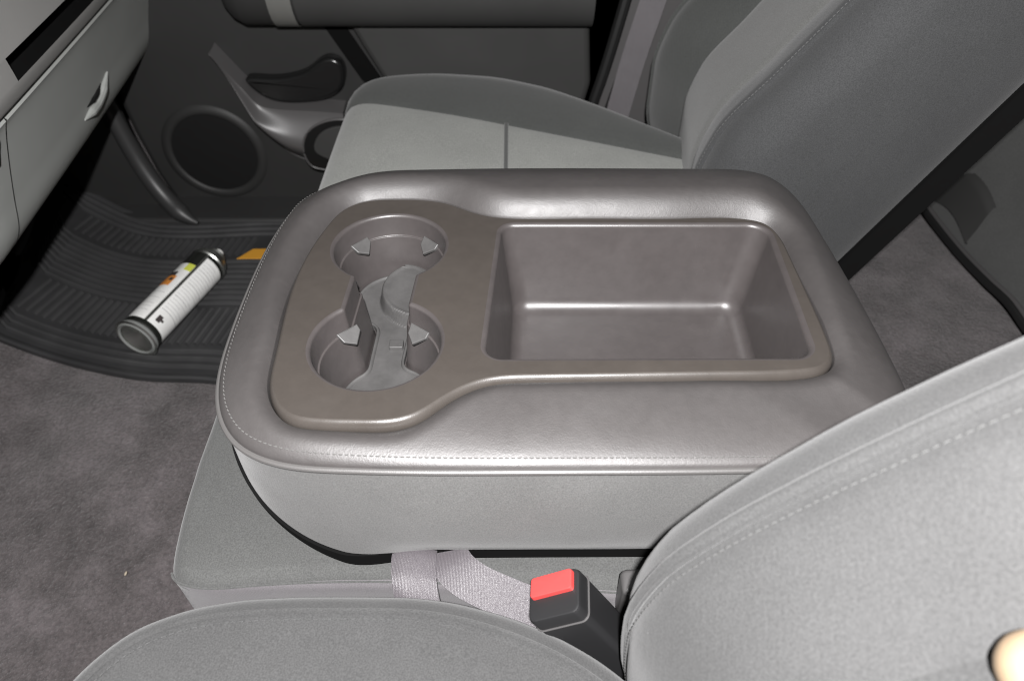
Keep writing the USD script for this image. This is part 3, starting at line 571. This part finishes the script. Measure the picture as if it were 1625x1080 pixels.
# ------------------------------------------------------------------ seats: cushion and backrest of bolsters round a centre panel
def sweep(spine, sect, mirror=1.0, y_of=None):
    """spine (n,2) of (x,z) along the front face, sect (m,2) of (y, out) with out along the face normal"""
    S = np.asarray(spine); T = np.gradient(S, axis=0); T /= np.linalg.norm(T, axis=1, keepdims=True); Nrm = np.stack([-T[:, 1], T[:, 0]], 1)
    return np.array([[(p[0] + n[0] * o, y, p[1] + n[1] * o) for y, o in sect] for p, n in zip(S, Nrm)])
def back(t, spine, ys, depth, side_mat, bolster_mat, insert_mat, edge_r=.03, seam_in=.045, bol_w=.12, hump=.02, twin=False, bol_far=None, hump_far=None, rear=None):
    """ys = (inboard y, outboard y); the backrest is swept up the spine"""
    bf_, hf_ = bol_far or bol_w, hump if hump_far is None else hump_far
    sp = rs(spine, 60, closed=False); y0, y1 = ys; sg = 1 if y1 > y0 else -1; W = abs(y1 - y0)
    Y = lambda w: y0 + sg * w
    arc = [(Y(edge_r * (1 - math.cos(a))), -edge_r * (1 - math.sin(a))) for a in np.linspace(0, np.pi / 2, 12)]
    side = [(Y(.012), -depth), (Y(.004), -depth + .012), (Y(0.0), -depth * .8), (Y(-.003), -depth * .5)] + arc[:-1]
    ns = 7
    s_w = seam_in
    edge = [arc[-1]] + [(Y(w), .0 + .004 * math.sin(np.pi * (w - edge_r) / max(1e-6, s_w - edge_r)) if s_w > edge_r else 0) for w in np.linspace(edge_r, s_w, 5)[1:]]
    def bol(w, bw=bol_w, hp=hump): x = (w - s_w) / (bw - s_w); return .004 * math.sin(np.pi * min(1, x * 4) / 2) - hp * max(0, x) ** 1.6
    b1 = [(Y(w), bol(w)) for w in np.linspace(s_w, bol_w, 14)]
    z1, z2 = bol(bol_w), bol(bf_, bf_, hf_)
    ins = [(Y(w), z1 + (z2 - z1) * x + .004 * math.sin(np.pi * x) ** .3 * (0 < x < 1)) for x, w in zip(np.linspace(0, 1, 24), np.linspace(bol_w, W - bf_, 24))]
    lift = z2 - bol(bf_, bf_, hump); b2 = [(Y(W - w), bol(w, bf_, hf_)) for w in np.linspace(bf_, s_w, 14)]
    out = [(Y(W - a_), o) for a_, o in [((y - y0) * sg, o) for y, o in edge[::-1] + arc[::-1][1:]]] + [(Y(W), -depth)]
    fl_ = sg > 0
    SG = sweep(sp, side + [arc[-1]])
    if rear is not None:                                   # the back edge of the side panel follows its own line
        rr = rs(rear, 60, closed=False)
        for j in range(4):
            f_ = (-side[j][1] - edge_r) / (depth - edge_r); SG[:, j, 0] = SG[:, 4, 0] * (1 - f_) + rr[:, 0] * f_; SG[:, j, 2] = SG[:, 4, 2] * (1 - f_) + rr[:, 1] * f_
    obj('backrest_side', soften(grid(SG, flip=fl_), .0014, 18), side_mat, t, smooth=True)
    obj('backrest_bolster', soften(grid(sweep(sp, edge[:] + b1[1:]), flip=fl_), .0014, 18), side_mat, t, smooth=True)
    obj('backrest_centre', grid(sweep(sp, ins), flip=fl_), insert_mat, t, smooth=True)
    obj('backrest_bolster', grid(sweep(sp, b2 + out), flip=fl_), bolster_mat, t, smooth=True)
    if rear is not None:
        tt_ = np.gradient(rr, axis=0); tt_ /= np.linalg.norm(tt_, axis=1, keepdims=True); nn_ = np.stack([tt_[:, 1], -tt_[:, 0]], 1)
        obj('rear_shadow_strip', grid(np.array([[(q_[0] + n_[0] * o, Y(w), q_[1] + n_[1] * o) for o, w in ((-.004, .004), (.002, .006), (.031, .010), (.036, .016), (.036, .06), (.03, W - .02))] for q_, n_ in zip(rr, nn_)]), flip=fl_), 'gloss_black', t, label='black strip at the rear of the backrest standing in for its shadow')  # the shadow band behind the backrest, built as a black strip
    # rear shell closes the backrest
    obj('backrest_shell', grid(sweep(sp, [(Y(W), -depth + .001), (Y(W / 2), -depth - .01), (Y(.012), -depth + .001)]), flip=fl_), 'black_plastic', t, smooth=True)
    S = sweep(sp, [(Y(s_w), .0012), (Y(s_w), .05)])
    obj('seam', tube(S[:, 0], .0014, 6), bolster_mat, t)
    for k, off in enumerate((-.0065, .0065) if twin else (.005,)):
        Q = sweep(sp, [(Y(s_w + off), .0022), (Y(s_w + off), .05)])
        obj('stitching', stitches(Q[:, 0], np.array([unit(b_ - a_) for a_, b_ in Q]), .0030 if twin else .003, .00034, .5), 'seat_thread', t, kind='stuff')

# passenger seat
t = thing('car_seat', 'two tone grey fabric passenger seat behind the console', 'car seat')
spine = [(.270, .14), (.222, .20), (.206, .26), (.206, .32), (.220, .378), (.268, .445), (.334, .535), (.388, .61), (.465, .72)]
back(t, spine, (.66, 1.075), .155, 'panel_fabric', 'dark_fabric', 'back_fabric', edge_r=.045, seam_in=.047, bol_w=.090, hump=.008, bol_far=.165, hump_far=.028, rear=[(.30, .083), (.387, .253), (.488, .448), (.60, .66)])
# cushion: strips from the inboard edge over the centre panel to the far bolster
nu = 60
prof = rs([(-.215, .05), (-.232, .12), (-.242, .20), (-.243, .245), (-.236, .275), (-.218, .292), (-.19, .298), (-.10, .299), (.05, .295), (.25, .285)], nu, closed=False)
far = PchipInterpolator([-.25, -.235, -.215, -.165, -.10, -.04, .035, .10, .163, .25], [.985, 1.005, 1.04, 1.078, 1.094, 1.094, 1.070, 1.02, .955, .86])
bnd = PchipInterpolator([-.25, -.10, .03, .18, .25], [.968, .922, .878, .83, .81])
def cush(v0, v1, rows, hump):
    G = []
    for p in prof:
        a, b_ = v0(p[0]), v1(p[0]); lift = np.clip((p[1] - .2) / .09, 0, 1)
        G.append([(p[0] + h[1] * 0, a + (b_ - a) * h[0], p[1] + hump(h[0]) * lift) for h in rows])
    return np.array(G)
rw = [(s, 0) for s in np.linspace(0, 1, 24)]
seam_x = -.0075
obj('cushion_centre', grid(cush(lambda x: .645, bnd, rw, lambda s: .004 * math.sin(np.pi * s) ** .4 - .02 * max(0, 1 - s / .12) ** 2)), 'light_fabric', t, smooth=True)
obj('cushion_bolster', grid(cush(bnd, far, rw, lambda s: .008 * math.sin(np.pi * min(1, s * 1.2)) ** .6 - .05 * max(0, (s - .55) / .45) ** 2.2)), 'dark_fabric', t, smooth=True)
G = cush(far, far, [(0, 0), (1, 0)], lambda s: -.05)
obj('cushion_side', grid(np.array([[(g_[0][0], g_[0][1], g_[0][2]), (g_[0][0], g_[0][1] + .004, max(.03, g_[0][2] - .03)), (g_[0][0] * .97, g_[0][1] - .01, .03)] for g_ in G])), 'dark_fabric', t, smooth=True)
zt = float(np.interp(seam_x, prof[:, 0], prof[:, 1]))
obj('seam', tube(np.array([(seam_x, y, zt + .0035) for y in np.linspace(.66, float(bnd(seam_x)) - .004, 20)]), .003, 8), 'dark_fabric', t)
obj('seam', tube(np.array([(x, float(bnd(x)), float(np.interp(x, prof[:, 0], prof[:, 1])) + .0008) for x in np.linspace(-.235, .22, 40)]), .0012, 6), 'dark_fabric', t)

# driver seat
t = thing('car_seat', 'large grey fabric driver seat with double stitched backrest in the foreground', 'car seat')
spine = [(.16, .12), (.112, .18), (.086, .24), (.0725, .30), (.0695, .350), (.079, .399), (.100, .438), (.133, .480), (.170, .520), (.213, .562), (.27, .615), (.36, .70), (.48, .81)]
back(t, spine, (.228, -.22), .15, 'driver_fabric', 'driver_fabric', 'ribbed_fabric', edge_r=.03, seam_in=.040, bol_w=.115, hump=.032, twin=True)
do = rs([(-.293, .10), (-.290, .150), (-.277, .187), (-.252, .214), (-.220, .2295), (-.165, .2375), (-.107, .2385), (-.047, .2355), (-.003, .2245), (.040, .206), (.078, .178), (.12, .13), (.20, .06), (.20, -.25), (-.10, -.27), (-.25, -.25), (-.285, -.15)], 260)
g, R = pillow(do, .302, .06, .026, .006, under=.02)
obj('cushion', soften(g, .0016, 14), 'driver_fabric', t)
P = ccw(do); N = inward(P)
pc = ring3(P + N * .019, .302); sel = pc[:, 1] > -.1
ps = pc[sel]; ps = ps[np.argsort(np.arctan2(ps[:, 1] + .1, ps[:, 0] + .05))]
obj('seam', tube(ps, .0016, 6), 'driver_fabric', t)
pc2 = ring3(P + N * .0255, .3028)[sel]; pc2 = pc2[np.argsort(np.arctan2(pc2[:, 1] + .1, pc2[:, 0] + .05))]
obj('stitching', stitches(pc2, np.tile([0, 0, 1.0], (len(pc2), 1)), .003, .0004, .6), 'driver_fabric', t, kind='stuff')

# ------------------------------------------------------------------ seat belt buckle and loose webbing between the cushions
t = thing('belt_buckle', 'black seat belt buckle with a red press button by the driver seat', 'seat belt buckle')
E_, Bk = V(.027, .224, .315), V(.1067, .2132, .189)
Zb = unit(E_ - Bk); Xb = unit(np.cross(V(-.25, 1, .45), Zb)); Yb = np.cross(Zb, Xb)
Lb = np.linalg.norm(E_ - Bk)
hw, hh = .0188, .0158
sec = lambda s, r: quad([(-hw * s, -hh * s), (hw * s, -hh * s), (hw * s, hh * s), (-hw * s, hh * s)], r, 6, 4)
R = [ring3(sec(.93, .004), -Lb), ring3(sec(.96, .005), -Lb * .5), ring3(sec(1.0, .005), -.012), ring3(sec(1.0, .005), -.003), ring3(sec(.965, .005), -.0008), ring3(sec(.90, .005), 0)]
obj('housing', axes(grid(R, True, True, True), Xb, Yb, Zb, E_), 'buckle_plastic', t)
bq = quad([(-hw * .86, -hh * .05), (hw * .80, -hh * .05), (hw * .80, hh * .86), (-hw * .86, hh * .86)], .002, 5, 4)
R = [ring3(bq, -.002), ring3(bq, .0022), ring3(bq * .97 + bq.mean(0) * .03, .0032), ring3(bq * .9 + bq.mean(0) * .1, .0036)]
obj('press_button', axes(grid(R, True, False, True), Xb, Yb, Zb, E_), 'red_plastic', t)
ln = quad([(-hw * 1.012, -hh * 1.012), (hw * 1.012, -hh * 1.012), (hw * 1.012, hh * 1.012), (-hw * 1.012, hh * 1.012)], .005, 6, 4)
obj('housing_seam', axes(tube(np.vstack([ring3(ln, -.0125), ring3(ln[:1], -.0125)]), .0007, 6), Xb, Yb, Zb, E_), 'pocket_plastic', t)
obj('mount_strap', ribbon(rs([Bk + Zb * .02, Bk - Zb * .03, Bk - Zb * .08], 8, closed=False), [Xb] * 8, .03, .003), 'black_plastic', t)
P = rs([(-.072, .288, .2660), (-.0725, .274, .2725), (-.071, .258, .2715), (-.068, .245, .262), (-.066, .2375, .246), (-.066, .236, .22)], 30, closed=False)
obj('middle_seat_belt', ribbon(P, [V(1, -.08, .0)] * 30, .033, .0015, bow=.0035), 'belt_webbing', label='lilac grey webbing folded over the cushion edge under the console', cat='seat belt')
P = rs([(-.050, .290, .2665), (-.044, .270, .2715), (-.030, .256, .2725), (-.008, .246, .2700), (.016, .238, .2640), (.045, .228, .252), (.08, .215, .235)], 40, closed=False)
W = [unit((1 - s) * V(.80, .30, .15) + s * V(.42, .75, .50)) for s in np.linspace(0, 1, 40) ** .6]
obj('buckle_strap', ribbon(P, W, .030, .0015), 'belt_webbing', label='twisted lilac webbing strap running under the red button buckle', cat='seat belt')
obj('belt_anchor', axes(rbox(.03, .02, .045, .005), V(1, 0, 0), V(0, 1, 0), V(0, 0, 1), V(.092, .250, .262)), 'pocket_plastic', label='grey plastic belt anchor between console and driver backrest', cat='belt anchor')

# ------------------------------------------------------------------ rear seat base beyond the front seats
t = thing('rear_bench', 'grey rear seat base with black edge trim behind the passenger backrest', 'car seat')
ec = rs([(.735, 1.24, .05), (.740, 1.16, .034), (.748, 1.08, .018), (.757, .98, .014), (.764, .90, .018), (.770, .845, .022), (.772, .79, .018), (.772, .60, .016)], 60, closed=False)
obj('edge_trim', tube(ec, .0075, 10), 'black_plastic', t)
obj('edge_bead', tube(ec + V(.002, 0, .008), .0035, 8), 'pocket_plastic', t)
G = np.array([[(x + dx_ + (.02 * math.sin(y * 9)) * (z > .05), y, z0 + z) for (x, y, z0) in ec] for dx_, z in ((.004, .0), (.012, .05), (.03, .12), (.03, .20), (.06, .25), (.25, .27))])
obj('seat_base', grid(G, flip=True), 'seat_fabric', t, smooth=True)
yy = np.linspace(.985, 1.12, 24)
obj('side_cover', grid(np.array([[(float(np.interp(y, ec[::-1, 1], ec[::-1, 0])) + o, y + sh * (y - .94) * 6, z + .02 * math.sin((y - .985) / .135 * np.pi)) for y in yy] for o, z, sh in ((.012, .030, 0), (.002, .034, 0), (.010, .06, .006), (.016, .085, .014), (.022, .10, .022), (.05, .105, .026))]), flip=True), 'door_panel_grey', t, smooth=60)

# ------------------------------------------------------------------ crumbs on the carpet
for x, y, lab in ((-.371, .447, 'pale crumb on the carpet nearer the middle cushion'), (-.436, .406, 'tiny pale crumb on the open carpet left of the middle cushion')):
    ico = trimesh.creation.icosphere(1, .0022); ico.vertices *= V(.6, 1.3, .5); ico.vertices += V(x, y, .003)
    obj('crumb', ico, 'crumb', label=lab, cat='crumb', smooth=True)

# ------------------------------------------------------------------ hand of a person at the lower right corner, one fingertip in view
import manifold3d as m3
def chain(pts, rad):
    out = []
    for (p, r), (q, s) in zip(zip(pts[:-1], rad[:-1]), zip(pts[1:], rad[1:])):
        out.append(m3.Manifold.batch_hull([m3.Manifold.sphere(r, 24).translate(list(p)), m3.Manifold.sphere(s, 24).translate(list(q))]))
    return out
H0 = V(.2095, .0446, .5470)
tip = V(.1858, .1033, .4986)
parts = chain([tip, H0 + V(.004, .035, -.022), H0 + V(.022, .0, -.006), H0 + V(.05, -.045, .012)], [.0138, .0138, .0138, .016])
fing = [([(.05, .03, -.035), (.07, .055, -.055), (.075, .06, -.075)], .0095), ([(.072, .028, -.038), (.095, .05, -.06), (.098, .052, -.083)], .0095), ([(.092, .018, -.035), (.115, .037, -.058), (.117, .04, -.08)], .009), ([(.11, .004, -.03), (.13, .018, -.047), (.132, .02, -.063)], .008)]
palm = m3.Manifold.batch_hull([m3.Manifold.sphere(.013, 20).translate(list(H0 + V(*p))) for p in ((.05, .03, -.035), (.11, .004, -.03), (.06, -.05, .01), (.105, -.06, .008))])
parts.append(palm)
for (a, b_, c), r in fing: parts += chain([H0 + V(.08, -.02, -.012), H0 + V(*a), H0 + V(*b_), H0 + V(*c)], [.012, r + .001, r, r * .85])
parts += chain([H0 + V(.082, -.05, .01), H0 + V(.11, -.12, .05), H0 + V(.15, -.22, .11)], [.024, .026, .034])
hm = m3.Manifold.batch_boolean(parts, m3.OpType.Add).refine_to_length(.004).to_mesh()
hm = trimesh.Trimesh(hm.vert_properties[:, :3], hm.tri_verts); trimesh.smoothing.filter_taubin(hm, iterations=12)
obj('person', hm, 'skin', smooth=True, label='bare hand of a person resting by the driver backrest, a fingertip in view', cat='person')
